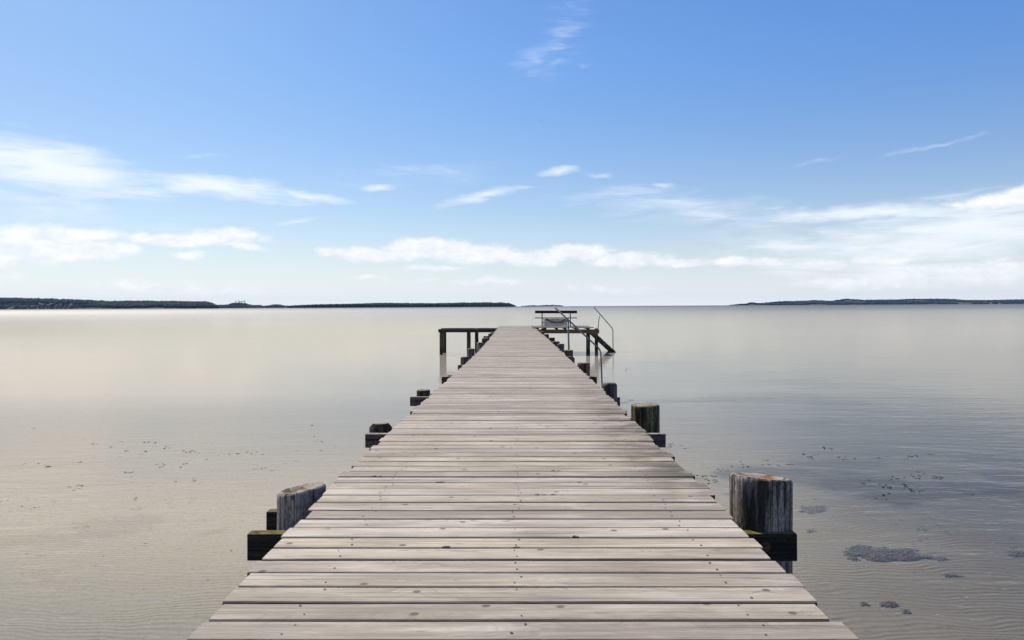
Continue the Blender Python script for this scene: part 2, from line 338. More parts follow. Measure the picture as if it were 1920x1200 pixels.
# ------------------------------------------------------------------ water, seabed
def side_mask(t, pos, x, y):
    """0 over the pale sandbank on the left, 1 over the darker bottom on the right"""
    drift_ = t.math('MULTIPLY', t.math('MAXIMUM', t.math('SUBTRACT', y, 6.0), 0.0), 0.36)
    n = t.math('MULTIPLY', t.math('SUBTRACT', t.noise(pos, 0.22, 3, 0.5), 0.5), 5.0)
    return t.rng(t.math('ADD', t.math('SUBTRACT', x, drift_), n), -3.5, 8.8, 0, 1, True)
def build_bed():
    xs = np.concatenate([-np.geomspace(9000, 30, 14), np.linspace(-25, 25, 101), np.geomspace(30, 9000, 14)])
    ys = np.concatenate([np.linspace(-12, 40, 105), np.geomspace(45, 9000, 18)])
    ys = np.concatenate([[-60, -30, -18], ys])
    v = []
    for yv in ys:
        for xv in xs:
            z = BED_Z - 0.5 * (1 - math.exp(-max(0, math.hypot(xv, yv) - 14) / 60)) + 0.05 * mnoise.noise(Vector((xv * .25, yv * .25, 0)))
            v.append((xv, yv, z))
    nx = len(xs); f = [(j * nx + i, j * nx + i + 1, (j + 1) * nx + i + 1, (j + 1) * nx + i) for j in range(len(ys) - 1) for i in range(nx - 1)]
    m, t = mat('rippled_sand')
    pos = t.node('ShaderNodeNewGeometry').outputs['Position']; x, y, z = t.sep(pos)
    warp = t.noise(pos, 0.6, 3, 0.5, color=True)
    pw = t.vmath('ADD', pos, t.vmath('SCALE', t.vmath('SUBTRACT', warp, (.5, .5, .5)), scale=0.9))
    rip = t.node('ShaderNodeTexWave', {'Vector': t.vmath('MULTIPLY', pw, (0.12, 1.0, 1.0)), 'Scale': 4.6, 'Distortion': 3.0, 'Detail': 3.0, 'Detail Scale': 1.2}, wave_type='BANDS', bands_direction='Y').outputs['Fac']
    grain = t.noise(pos, 25.0, 5, 0.7)
    spk = t.noise(pos, 11.0, 3, 0.75)
    side = side_mask(t, pos, x, y)
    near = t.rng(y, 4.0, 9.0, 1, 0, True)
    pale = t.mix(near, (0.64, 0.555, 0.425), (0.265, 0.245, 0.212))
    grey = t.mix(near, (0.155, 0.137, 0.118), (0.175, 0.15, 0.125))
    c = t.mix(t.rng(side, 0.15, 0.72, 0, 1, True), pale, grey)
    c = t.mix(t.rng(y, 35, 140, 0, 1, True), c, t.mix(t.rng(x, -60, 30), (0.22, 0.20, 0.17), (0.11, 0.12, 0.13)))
    wn = t.noise(pos, 0.9, 5, 0.6, color=True)
    pn = t.vmath('ADD', pos, t.vmath('MULTIPLY', t.vmath('SUBTRACT', wn, (.5, .5, .5)), (2.2, 1.3, 0)))
    weed = 0.0
    for (bx, by, brx, bry, bw) in ((1610, 905, 130, 24, 1), (1700, 930, 120, 20, 1), (1860, 925, 130, 22, 1), (1470, 890, 110, 18, .9), (1560, 870, 90, 12, .7), (1850, 862, 70, 9, .8), (1900, 895, 60, 12, .8), (1420, 930, 40, 8, .5), (190, 985, 75, 18, .16), (385, 995, 50, 7, .14), (60, 1010, 80, 20, .12)):
        wx, wy = px_plane(bx, by, BED_Z); kx = wy / F; ky = wy * wy / (F * (HC - BED_Z))
        mm = t.mapv(t.vmath('MULTIPLY', pn, (1, 1, 0)), (wx, wy, 0), (0, 0, 0), (brx * kx, bry * ky, 1), 'TEXTURE')
        weed = t.math('MAXIMUM', weed, t.math('MULTIPLY', t.rng(t.vmath('LENGTH', mm), 1.15, 0.5, 0, 1, True), bw))
    c = t.mix(t.math('MULTIPLY', weed, 0.95), c, (0.022, 0.022, 0.025))
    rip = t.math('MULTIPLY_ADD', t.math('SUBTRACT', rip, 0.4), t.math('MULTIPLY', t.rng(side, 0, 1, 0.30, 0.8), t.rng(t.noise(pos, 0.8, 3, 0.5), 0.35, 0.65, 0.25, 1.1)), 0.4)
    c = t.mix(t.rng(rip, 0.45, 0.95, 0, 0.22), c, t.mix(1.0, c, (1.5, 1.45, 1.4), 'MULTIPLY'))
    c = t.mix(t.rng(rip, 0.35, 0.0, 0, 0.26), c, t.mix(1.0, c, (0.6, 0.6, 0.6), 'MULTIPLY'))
    c = t.mix(t.rng(grain, 0.5, 0.75, 0, 0.35), c, (0.05, 0.048, 0.045))
    c = t.mix(t.rng(spk, 0.65, 0.72, 0, 0.7), c, (0.04, 0.036, 0.03))
    c = t.mix(t.rng(t.noise(t.vmath('ADD', pos, (9, 4, 0)), 17.0, 2, 0.7), 0.72, 0.76, 0, 0.8), c, (0.55, 0.52, 0.48))
    t.put(t.p.inputs['Base Color'], c); t.p.inputs['Roughness'].default_value = 0.95; t.p.inputs['Specular IOR Level'].default_value = 0.1
    bump(t, t.math('ADD', rip, t.math('MULTIPLY', grain, 0.3)), 0.6, 0.03)
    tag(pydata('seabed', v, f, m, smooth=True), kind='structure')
build_bed()

def build_water():
    xs = np.concatenate([-np.geomspace(9000, 40, 10), np.linspace(-30, 30, 13), np.geomspace(40, 9000, 10)])
    ys = np.concatenate([[-60, -30], np.linspace(-12, 48, 13), np.geomspace(60, 9000, 14)])
    nx = len(xs); v = [(a, b, WATER_Z) for b in ys for a in xs]
    f = [(j * nx + i, j * nx + i + 1, (j + 1) * nx + i + 1, (j + 1) * nx + i) for j in range(len(ys) - 1) for i in range(nx - 1)]
    m = bpy.data.materials.new('sea_water'); m.use_nodes = True; t = NT(m.node_tree); t.n.clear()
    pos = t.node('ShaderNodeNewGeometry').outputs['Position']; x, y, z = t.sep(pos)
    far = t.rng(y, 60, 420, 0, 1, True)
    calm = t.noise(t.vmath('MULTIPLY', pos, (0.012, 0.05, 1)), 1.0, 3, 0.5)
    w1 = t.noise(t.vmath('MULTIPLY', pos, (2.2, 6.5, 1)), 1.0, 3, 0.55, 0.4)
    w2 = t.noise(t.vmath('MULTIPLY', pos, (0.5, 1.6, 1)), 1.0, 3, 0.5, 0.3)
    w3 = t.noise(t.vmath('MULTIPLY', pos, (9.0, 24.0, 1)), 1.0, 2, 0.5)
    nearamp = t.rng(y, 4.0, 11.0, 1.0, 0.26)
    amp = t.math('ADD', t.math('MULTIPLY', nearamp, t.rng(calm, 0.35, 0.65, 0.6, 1.4)), t.math('MULTIPLY', far, 1.6))
    h = t.math('ADD', t.math('MULTIPLY', w1, 0.010), t.math('ADD', t.math('MULTIPLY', w2, 0.022), t.math('MULTIPLY', w3, 0.0022)))
    h = t.math('MULTIPLY', h, amp)
    b = t.node('ShaderNodeBump', {'Strength': 1.0, 'Distance': 1.0, 'Height': h}).outputs[0]
    side = side_mask(t, pos, x, y)
    water_tint = t.mix(side, t.mix(t.rng(x, -9.0, -1.0, 0, 1, True), (0.53, 0.44, 0.315), t.mix(t.rng(y, 9, 18), (0.50, 0.455, 0.37), (0.37, 0.34, 0.285))), (0.15, 0.14, 0.13))  # silty body colour of the nearer water
    water_tint = t.mix(t.rng(y, 45, 160, 0, 1, True), water_tint, t.mix(t.rng(t.math('DIVIDE', x, t.math('MAXIMUM', y, 1.0)), -0.55, 0.45), (0.74, 0.68, 0.59), (0.11, 0.115, 0.12)))  # far left: colour brightened to stand in for the reduced sky reflection
    water_tint = t.mix(t.rng(y, 250, 1500, 0, 0.6, True), water_tint, (0.05, 0.055, 0.065))
    weedy = t.math('MULTIPLY', t.rng(t.noise(t.vmath('MULTIPLY', pos, (0.20, 0.42, 1)), 1.0, 4, 0.55), 0.53, 0.62, 0, 1, True), t.math('MULTIPLY', t.math('MULTIPLY', t.rng(y, 9.0, 12.0, 0, 1, True), t.rng(y, 14, 24, 1, 0.35)), t.rng(x, -3, 4.0, 0.0, 0.35)))
    water_tint = t.mix(weedy, water_tint, (0.085, 0.085, 0.092))
    turb = t.rng(y, 5.5, 17.0, 0.07, 0.93)
    fr = t.node('ShaderNodeFresnel', {'IOR': 1.333, 'Normal': b}).outputs[0]
    gl = t.node('ShaderNodeBsdfGlossy', {'Color': (0.88, 0.825, 0.745, 1), 'Roughness': t.rng(far, 0, 1, 0.07, 0.17), 'Normal': b}).outputs[0]
    tr = t.node('ShaderNodeBsdfTransparent', {0: (0.93, 0.95, 0.93, 1)}).outputs[0]
    body = t.node('ShaderNodeMixShader', {0: turb, 1: tr, 2: t.node('ShaderNodeBsdfDiffuse', {0: water_tint}).outputs[0]}).outputs[0]
    mx = t.node('ShaderNodeMixShader', {0: t.math('MULTIPLY', fr, t.math('MULTIPLY', t.rng(far, 0, 1, 0.82, 0.42), t.rng(y, 250, 1500, 1.0, 0.62))), 1: body, 2: gl}).outputs[0]
    t.node('ShaderNodeOutputMaterial', {0: mx})
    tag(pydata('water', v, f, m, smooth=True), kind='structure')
build_water()

# ------------------------------------------------------------------ the pier
pier = empty('wooden_pier', (0, 0, 0), (0, ROLL, 0))
tag(pier, 'long weathered grey plank pier on round piles running out over shallow water', 'pier')
LE = [(360,1190),(475,1063.4),(566.6,965),(621.6,909),(692.5,843),(812.5,734.5),(846.7,704.6),(892.5,662.9),(916,637),(934.5,613)]
RE = [(1581.4,1185.5),(1462.9,1063.3),(1366,964),(1312,906.4),(1256.7,858.3),(1205,808.3),(1161.7,762.5),(1104.2,707.5),(1080,685),(1030,638),(1001,613.5)]
def edge(pts):
    P = sorted((px_plane(x, y, 0.0, False)[1], px_plane(x, y, 0.0, False)[0]) for x, y in pts)
    return [p[0] for p in P], [p[1] for p in P]
LY, LX = edge(LE); RY, RX = edge(RE)
def edges_at(Y): return float(np.interp(Y, LY, LX)), float(np.interp(Y, RY, RX))

def build_deck():
    V, Fc, MI, LOC, RND = [], [], [], [], []
    Y = -4.2; END = 33.6; T = 0.032; k = 0
    nailX = (-0.68, 0.0, 0.72)
    while Y < END:
        w = 0.0; gap = random.choice((.008, .008, .009, .010, .011, .013, .016)); w = random.gauss(.1256, .0012) - gap
        yc = Y + w / 2; a, b = edges_at(yc)
        far = yc > 14
        jit = 0.010 if not far else 0.014
        a += random.gauss(0, jit); b += random.gauss(0, jit)
        yaw = random.gauss(0, 0.0009); dz = random.gauss(0, 0.0009) if random.random() < .9 else random.uniform(-.001, .005); tilt = random.gauss(0, .006)
        r = (random.random(), random.random(), random.random())
        n = 18 if yc < 8 else 10 if yc < 14 else 4
        xs = list(np.linspace(a, b, n + 1)); chips = {}
        if yc < 14 and random.random() < 0.22:
            for _ in range(random.choice((1, 1, 2))):
                xc = random.uniform(a + .1, b - .1); L = random.uniform(.012, .03); sgn = -1
                for q, dd in ((xc - L * 1.4, 0), (xc - L * .6, 1), (xc + L * .5, .85), (xc + L * 1.3, 0)):
                    xs.append(q); chips[q] = (sgn, dd * random.uniform(.008, .017))
        xs.sort(); s0 = random.random() * 90; base = len(V)
        hw = w / 2; bv = random.uniform(.003, .0055)
        prof = [(-hw, -T), (-hw, -bv), (-hw + bv, 0), (-hw * .33, .0008), (hw * .33, .0008), (hw - bv, 0), (hw, -bv), (hw, -T)]
        for xv in xs:
            e1 = mnoise.noise(Vector((xv * 2.3, s0, 0))) * .0018; e2 = mnoise.noise(Vector((xv * 2.3, s0 + 9, 0))) * .0018
            sg, cd_ = chips.get(xv, (0, 0))
            for (py, pz) in prof:
                yy = py + (e1 if py < 0 else e2)
                if cd_ and sg * py > hw * .5:
                    yy -= sg * cd_ * (1 if abs(py) > hw * .9 else .9)
                V.append((xv, yc + yy + xv * yaw, pz + dz + py * tilt + mnoise.noise(Vector((xv * .7, s0, 5))) * .0015))
                LOC.append((xv, py, pz)); RND.append(r)
        m = len(prof)
        for i in range(len(xs) - 1):
            for j in range(m):
                j2 = (j + 1) % m
                Fc.append((base + i * m + j, base + (i + 1) * m + j, base + (i + 1) * m + j2, base + i * m + j2)); MI.append(0)
        Fc.append(tuple(base + j for j in range(m))); MI.append(0)
        Fc.append(tuple(base + (len(xs) - 1) * m + j for j in range(m))[::-1]); MI.append(0)
        if yc < 15:
            for nx in nailX:
                for ny in (-.031, .031):
                    if random.random() < .22: continue
                    cx, cy = nx + random.gauss(0, .014), ny + random.gauss(0, .006); rr = random.uniform(.0030, .0050); bb = len(V)
                    for q in range(7):
                        an = q * 2 * math.pi / 7
                        V.append((cx + rr * 1.15 * math.cos(an), yc + cy + rr * math.sin(an) + cx * yaw, dz + cy * tilt + .0026)); LOC.append((0, 0, 0)); RND.append(r)
                    Fc.append(tuple(range(bb, bb + 7))); MI.append(1)
        Y += w + gap; k += 1
    me = bpy.data.meshes.new('deck'); me.from_pydata(V, [], Fc); me.update()
    at = me.attributes.new('loc', 'FLOAT_VECTOR', 'POINT'); at.data.foreach_set('vector', np.array(LOC, 'f').ravel())
    at = me.attributes.new('rnd', 'FLOAT_VECTOR', 'POINT'); at.data.foreach_set('vector', np.array(RND, 'f').ravel())
    o = link_mesh('deck', me, [M_deck, M_nail], pier)
    me.polygons.foreach_set('material_index', MI)
    return o
build_deck()

def stringers():
    for dx in (-0.68, 0.0, 0.72):
        bm = bmesh.new(); ys = np.linspace(-4.1, 33.3, 26)
        hw = .035
        vs = []
        for yv in ys:
            a, b = edges_at(yv); xx = dx if dx == 0 else (max(dx, a + .12) if dx < 0 else min(dx, b - .12))
            vs.append([bm.verts.new((xx + sx, yv, zz)) for sx, zz in ((-hw, -.178), (hw, -.178), (hw, -.036), (-hw, -.036))])
        for A, B in zip(vs, vs[1:]):
            for q in range(4): bm.faces.new((A[q], A[(q + 1) % 4], B[(q + 1) % 4], B[q]))
        bm.faces.new(vs[0]); bm.faces.new(vs[-1][::-1])
        bm_obj('stringer', bm, M_bgrey, pier)
stringers()

def pile(x, y, ztop, d, m, tx=0.0, ty=0.0, chamfer=0.012, rim=False, square=False, zbot=None, name='pile', parent=None, lean=(0, 0)):
    """one round timber pile; tx and ty tilt the sawn top"""
    parent = parent or pier
    zbot = BED_Z - 0.55 if zbot is None else zbot
    n = 26; r = d / 2; s = random.random() * 70; L = ztop - zbot
    def prad(a, z):
        base = r
        if square:
            c = max(abs(math.cos(a)), abs(math.sin(a))); base = min(r / c, r * 1.18)
        return base * (1 + .035 * mnoise.noise(Vector((math.cos(a) * 1.2 + s, math.sin(a) * 1.2, z * 1.1))) + .012 * mnoise.noise(Vector((math.cos(a) * 6 + s, math.sin(a) * 6, z * 3))))
    V, Fc, MI = [], [], []
    levels = list(np.linspace(0, L - chamfer - .02, 12)) + [L - chamfer]
    for z in levels:
        top = z > L - chamfer - .025
        for k in range(n):
            a = 2 * math.pi * k / n; q = prad(a, z); X, Yv = q * math.cos(a), q * math.sin(a)
            V.append((X, Yv, z + (X * tx + Yv * ty if top else 0)))
    def ring(fr, dz, rough=0.0):
        for k in range(n):
            a = 2 * math.pi * k / n; q = prad(a, L) * fr; X, Yv = q * math.cos(a), q * math.sin(a)
            V.append((X, Yv, L + dz + X * tx + Yv * ty + rough * mnoise.noise(Vector((X * 25 + s, Yv * 25, 0)))))
    ring(1 - chamfer / r * .9, 0.0, .003)
    if rim: ring(.86, 0.001, .006); ring(.74, -.014, .010); ring(.35, -.020, .012)
    else: ring(.7, .001, .003); ring(.35, .001, .003)
    nl = len(V) // n
    for i in range(nl - 1):
        for k in range(n):
            Fc.append((i * n + k, i * n + (k + 1) % n, (i + 1) * n + (k + 1) % n, (i + 1) * n + k)); MI.append(1 if i >= len(levels) else 0)
    V.append((0, 0, L - (.021 if rim else 0))); c = len(V) - 1
    for k in range(n): Fc.append(((nl - 1) * n + k, (nl - 1) * n + (k + 1) % n, c)); MI.append(1)
    o = pydata(name, V, Fc, [m, M_end], parent, True, (x, y, zbot), (lean[0], lean[1], 0))
    o.data.polygons.foreach_set('material_index', MI)
    if name == 'pile':
        md = None
    return o
def pile_px(xl, xr, yt, Y, m, **kw):
    xa, z = px_at((xl + xr) / 2, yt, Y); d = (xr - xl) * Y / F
    return pile(xa, Y, z, d, m, **kw)
# left row, then right row (pixel extents of each head, distance)
pile_px(520, 608, 915, 3.66, M_grey, tx=.16, ty=-.05, rim=True)
pile_px(691.8, 733.5, 794, 6.3, M_rust, chamfer=.035, ty=-.05)
pile_px(780.3, 805.5, 730.5, 8.8, M_green)
pile_px(838, 855, 703, 11.3, M_rust)
pile_px(863, 878, 669, 13.5, M_purple, chamfer=.02)
pile_px(876, 889.5, 653.5, 15.8, M_purple)
pile_px(893.5, 906, 642, 18.3, M_grey)
pile_px(903, 916, 633.8, 20.8, M_green)
pile_px(906, 917, 630, 22.6, M_black)
pile_px(915, 924.5, 625.5, 24.5, M_green)
pile_px(918.5, 928, 622.5, 26.5, M_grey)
pile_px(1368, 1480, 893, 3.60, M_near, tx=-.09, ty=-.13, rim=True)
pile_px(1182.5, 1235, 758, 6.45, M_green, tx=.02)
pile_px(1129, 1155.5, 717.5, 8.45, M_purple, square=True, chamfer=.022)
pile_px(1082, 1105.5, 680, 11.1, M_rust)
pile_px(1060, 1077, 668.5, 13.1, M_purple, chamfer=.03, tx=-.1)
pile_px(1057, 1074, 656.2, 15.0, M_green)
pile_px(1044.6, 1057.7, 644.6, 17.4, M_purple)
pile_px(1035, 1049, 640, 18.7, M_black)
pile_px(1029, 1040, 633, 20.8, M_black)
pile_px(1019, 1029, 626.5, 23.3, M_green)
pile_px(1010, 1020, 621.5, 25.8, M_rust)
pile_px(1004, 1013, 618.5, 28.0, M_black)
for yy in (0.95, -1.75): pile(-1.13, yy, .0, .24, M_grey); pile(1.16, yy, .05, .26, M_black)

M_bolt = plain('rusty_bolt', (0.09, 0.045, 0.025), 0.8, 0.3, .4, 60)
def crossbeam(y, z, xl, xr, h, m, dep=.065):
    bm = bmesh.new(); xm = (xl + xr) / 2
    add_box(bm, xl - xm, xr - xm, 0, dep, -h, 0, .006, 2, .0035, 8)
    o = bm_obj('crossbeam', bm, m, pier, False, (xm, y, z))
    if y < 14:
        for xx in (xl + .16, xr - .16):
            bm = bmesh.new(); add_tube(bm, [(0, .012, 0), (0, -.006, 0)], .026, 12); add_tube(bm, [(0, -.005, 0), (0, -.022, 0)], .014, 6)
            bm_obj('bolt', bm, M_bolt, o, False, (xx - xm, 0, -h * random.uniform(.35, .55)))
crossbeam(3.42, -.182, -1.352, 1.405, .135, M_bblack)
crossbeam(3.80, -.182, -1.395, -.30, .115, M_bblack)
crossbeam(6.10, -.182, -1.352, 1.337, .122, M_bgrey)
crossbeam(8.58, -.182, -1.337, 1.308, .115, M_bgrey)
crossbeam(11.05, -.182, -1.205, 1.31, .115, M_brust)
crossbeam(13.25, -.182, -1.13, 1.10, .12, M_brust)
crossbeam(15.95, -.182, -1.12, 1.30, .12, M_bgrey)
for yy in (18.5, 20.95, 23.4, 25.9): crossbeam(yy, -.182, -1.02, 1.05, .12, M_bgrey)
for yy in (.72, -1.98): crossbeam(yy, -.182, -1.36, 1.38, .13, M_bblack)

# bare frame on the left of the pier head
def beam_box(name, x0, x1, y0, y1, z0, z1, m, wob=.004):
    bm = bmesh.new(); c = Vector(((x0 + x1) / 2, (y0 + y1) / 2, z1))
    add_box(bm, x0 - c.x, x1 - c.x, y0 - c.y, y1 - c.y, z0 - z1, 0, .006, 1, wob, 8)
    return bm_obj(name, bm, m, pier, False, c)
M_bdark = timber_material('dark_beam_timber', (0.075, 0.065, 0.06), (0.03, 0.026, 0.024), (0.01, 0.009, 0.009), moss=(0.12, 0.11, 0.10), vertical=False, stain_amt=0.3, wetline=False)
beam_box('side_beam', -3.40, -0.86, 29.9, 29.98, -.185, -.04, M_bdark)
beam_box('side_beam', -3.42, -0.86, 31.3, 31.38, -.185, -.04, M_bdark)
M_post = timber_material('weedy_post_timber', (0.10, 0.10, 0.075), (0.045, 0.045, 0.03), (0.012, 0.012, 0.01), rust=(0.085, 0.095, 0.02), stain_amt=.6)
def post_px(xc, w, Y, ztop, m, **kw): pile((xc - CX) * Y / F, Y, ztop, w * Y / F, m, name='post', **kw)
post_px(827, 6.2, 30.08, -.06, M_post); post_px(833.4, 6.6, 31.2, -.06, M_post)
post_px(878.7, 7.4, 30.08, -.06, M_post); post_px(893.5, 6.8, 31.2, -.06, M_black)

# bathing platform on the right of the pier head
def platform():
    PX0, PX1 = 0.74, 3.36; y0, y1 = 29.5, 32.2
    bm = bmesh.new(); yv = y0
    while yv < y1 - .05:
        add_box(bm, PX0 + random.gauss(0, .01), PX1 + random.gauss(0, .015), yv, yv + .118, .022, .05 + random.gauss(0, .002), .003)
        yv += .125
    o = bm_obj('platform_deck', bm, M_plat, pier)
    for xx in (0.95, 1.28, 1.78, 2.15, 2.62, 3.15):
        beam_box('joist', xx - .045, xx + .045, y0 + .06, y1 - .05, -.045, .021, M_bdark, .002)
    beam_box('platform_beam', 0.95, 3.62, 29.62, 29.70, -.215, -.047, M_tan)
    beam_box('platform_beam', 0.95, 3.45, 31.7, 31.78, -.30, -.15, M_bdark)
    post_px(1102.5, 7.4, 29.78, -.06, M_black); post_px(1118, 6.4, 31.62, -.06, M_black)
    pile(1.25, 31.62, -.06, .15, M_black, name='post')
M_plat = timber_material('platform_plank_timber', (0.40, 0.36, 0.32), (0.26, 0.22, 0.19), (0.11, 0.095, 0.085), vertical=False, stain_amt=0.2, wetline=False)
platform()

# steel handrail half way along
def handrail():
    Y = 16.0
    P = lambda x, y: Vector(((x - CX) * Y / F, Y, HC - (y - CY) * Y / F))
    root = empty('steel_handrail', (1.05, Y, 0), (0, ROLL, 0))
    tag(root, 'slanting steel pipe handrail with white end cap beside the middle of the pier', 'handrail')
    o = Vector((1.05, Y, 0)); J = lambda p: p - o
    bm = bmesh.new(); lo = P(1131.5, 716); lo.z = BED_Z - .3
    add_tube(bm, bend([J(P(1040.5, 577.5)), J(P(1126, 657)), J(lo)], .10, 7), .019, 12)
    bm_obj('rail', bm, M_steel, root, True)
    bm = bmesh.new(); a = P(1064.5, 600.5); b = P(1067, 655); b.z = -.30
    add_tube(bm, [J(a), J((a + b) / 2), J(b)], .021, 12); add_tube(bm, [J(a) + Vector((0, 0, .012)), J(a) + Vector((0, 0, -.05))], .026, 12)
    bm_obj('support_post', bm, M_steel, root, True)
    bm = bmesh.new(); p, q = J(P(1037.5, 574.7)), J(P(1041.5, 578.5)); add_tube(bm, [p, q], .025, 12)
    bm_obj('end_cap', bm, M_white, root, True)
handrail()

# bathing stair at the right end of the platform
def stair():
    root = empty('bathing_stair', (3.4, 31.5, 0), (0, ROLL, 0)); o = Vector((3.4, 31.5, 0))
    tag(root, 'dark wooden bathing stair going down into the water from the pier head platform', 'stair')
    A, B = Vector((3.42, 0, -.10)), Vector((4.42, 0, -1.02)); d = (B - A).normalized(); ang = math.atan2(-d.z, d.x)
    for Yv in (30.95, 31.85):
        bm = bmesh.new(); L = 1.60
        add_box(bm, 0, L, -.025, .025, -.17, 0, .004, 1, .003, 6, Matrix.Rotation(ang, 4, 'Y'))
        bm_obj('stringer', bm, M_rust, root, False, Vector((A.x, Yv, A.z)) - o)
    for i in range(5):
        p = A + d * (.22 + .27 * i)
        bm = bmesh.new(); add_box(bm, -.11, .11, -.42, .42, -.035, 0, .004)
        bm_obj('step', bm, M_bdark, root, False, Vector((p.x, 31.40, p.z - .06)) - o)
    Y = 31.95
    P = lambda x, y: Vector(((x - CX) * Y / F, Y, HC - (y - CY) * Y / F)) - o
    bm = bmesh.new(); lo = P(1149.5, 660); lo.z = BED_Z - .5
    add_tube(bm, bend([P(1113.5, 577), P(1149, 617.5), lo], .12, 6), .021, 10)
    h = bm_obj('handrail', bm, M_steel, root, True)
    bm = bmesh.new(); add_tube(bm, [P(1124, 589.5), P(1121, 618)], .019, 10)
    bm_obj('support_post', bm, M_steel, h, True)
stair()

# bench on the platform
def bench():
    Y = 31.2; k = Y / F; zf = .05
    X = lambda x: (x - CX) * k
    Z = lambda y: HC - (y - CY) * k
    root = empty('park_bench', ((1042 - CX) * k, Y, zf), (0, ROLL, 0)); ox, oy, oz = (1042 - CX) * k, Y, zf
    tag(root, 'dark wooden bench with one wide back plank standing on the platform', 'bench')
    def part(name, x0, x1, y0, y1, z0, z1, m, bev=.004, par=None):
        bm = bmesh.new(); add_box(bm, x0 - ox, x1 - ox, y0, y1, z0 - oz, z1 - oz, bev, 1, .001, 4); return bm_obj(name, bm, m, par or root)
    part('backrest', X(1003), X(1082), .02, .055, Z(588), Z(582.7), M_dark)
    for xc in (1016.2, 1069): part('leg', X(xc - .9), X(xc + .9), -.03, .02, zf + .001, Z(583.4), M_dark)
    for xc in (1019, 1066.5): part('leg', X(xc - .5), X(xc + .5), .36, .40, zf + .001, Z(597.4), M_dark)
    part('seat', X(1002.5), X(1082), .06, .46, Z(597.4), Z(595.9), M_dark)
    part('stretcher', X(1017), X(1069), .0, .025, Z(606), Z(604.9), M_dark)
    part('stretcher', X(1019), X(1066), .365, .39, Z(606), Z(605.2), M_dark)
    return ox, oy, oz, X, Z
ox, oy, oz, BX, BZ = bench()
def under_bench():
    M_canvas = plain('pale_canvas', (0.84, 0.81, 0.78), 0.9, 0, .08, 9)
    bm = bmesh.new(); nx, ny = 34, 10; x0, x1 = BX(1020.5), BX(1064.5)
    for part_, (zt, zb) in enumerate(((BZ(598.2), BZ(604.8)), (BZ(606.3), BZ(612.2)))):
        g = []
        for j in range(ny + 1):
            row = []
            for i in range(nx + 1):
                s = i / nx; q = j / ny; xx = x0 + (x1 - x0) * s
                sag = .03 * math.sin(s * math.pi) * (1 if part_ else -.2)
                zz = zt + (zb - zt) * q
                yy = .20 + .07 * math.sin(q * 7 + 3 * s) + .05 * mnoise.noise(Vector((s * 6, q * 5, part_ * 7)))
                row.append(bm.verts.new((xx - ox, yy, max(zz - oz - (sag if 0 < j < ny else 0), .004))))
            g.append(row)
        for j in range(ny):
            for i in range(nx): bm.faces.new((g[j][i], g[j][i + 1], g[j + 1][i + 1], g[j + 1][i]))
    bmesh.ops.solidify(bm, geom=bm.faces[:], thickness=.006)
    o = bm_obj('canvas_sheet', bm, M_canvas, None, True, (ox, oy, oz), (0, ROLL, 0))
    tag(o, 'crumpled pale canvas sheet stowed under the bench seat', 'canvas')
    M_rope = plain('dark_rope', (0.045, 0.04, 0.04), .9)
    bm = bmesh.new()
    for sgn, (xa, xb, dip, yy) in enumerate(((1022, 1066, 8.6, .13), (1026, 1062, 6.2, .11), (1024, 1065, 7.6, .15))):
        pts = []
        for i in range(25):
            s = i / 24; pts.append((BX(xa + (xb - xa) * s) - ox, yy, BZ(597.8 + dip * math.sin(math.pi * s) ** .8) - oz))
        add_tube(bm, pts, .011, 8)
    o = bm_obj('rope', bm, M_rope, None, True, (ox, oy, oz), (0, ROLL, 0))
    tag(o, 'dark rope hanging in loops below the bench seat', 'rope')
under_bench()

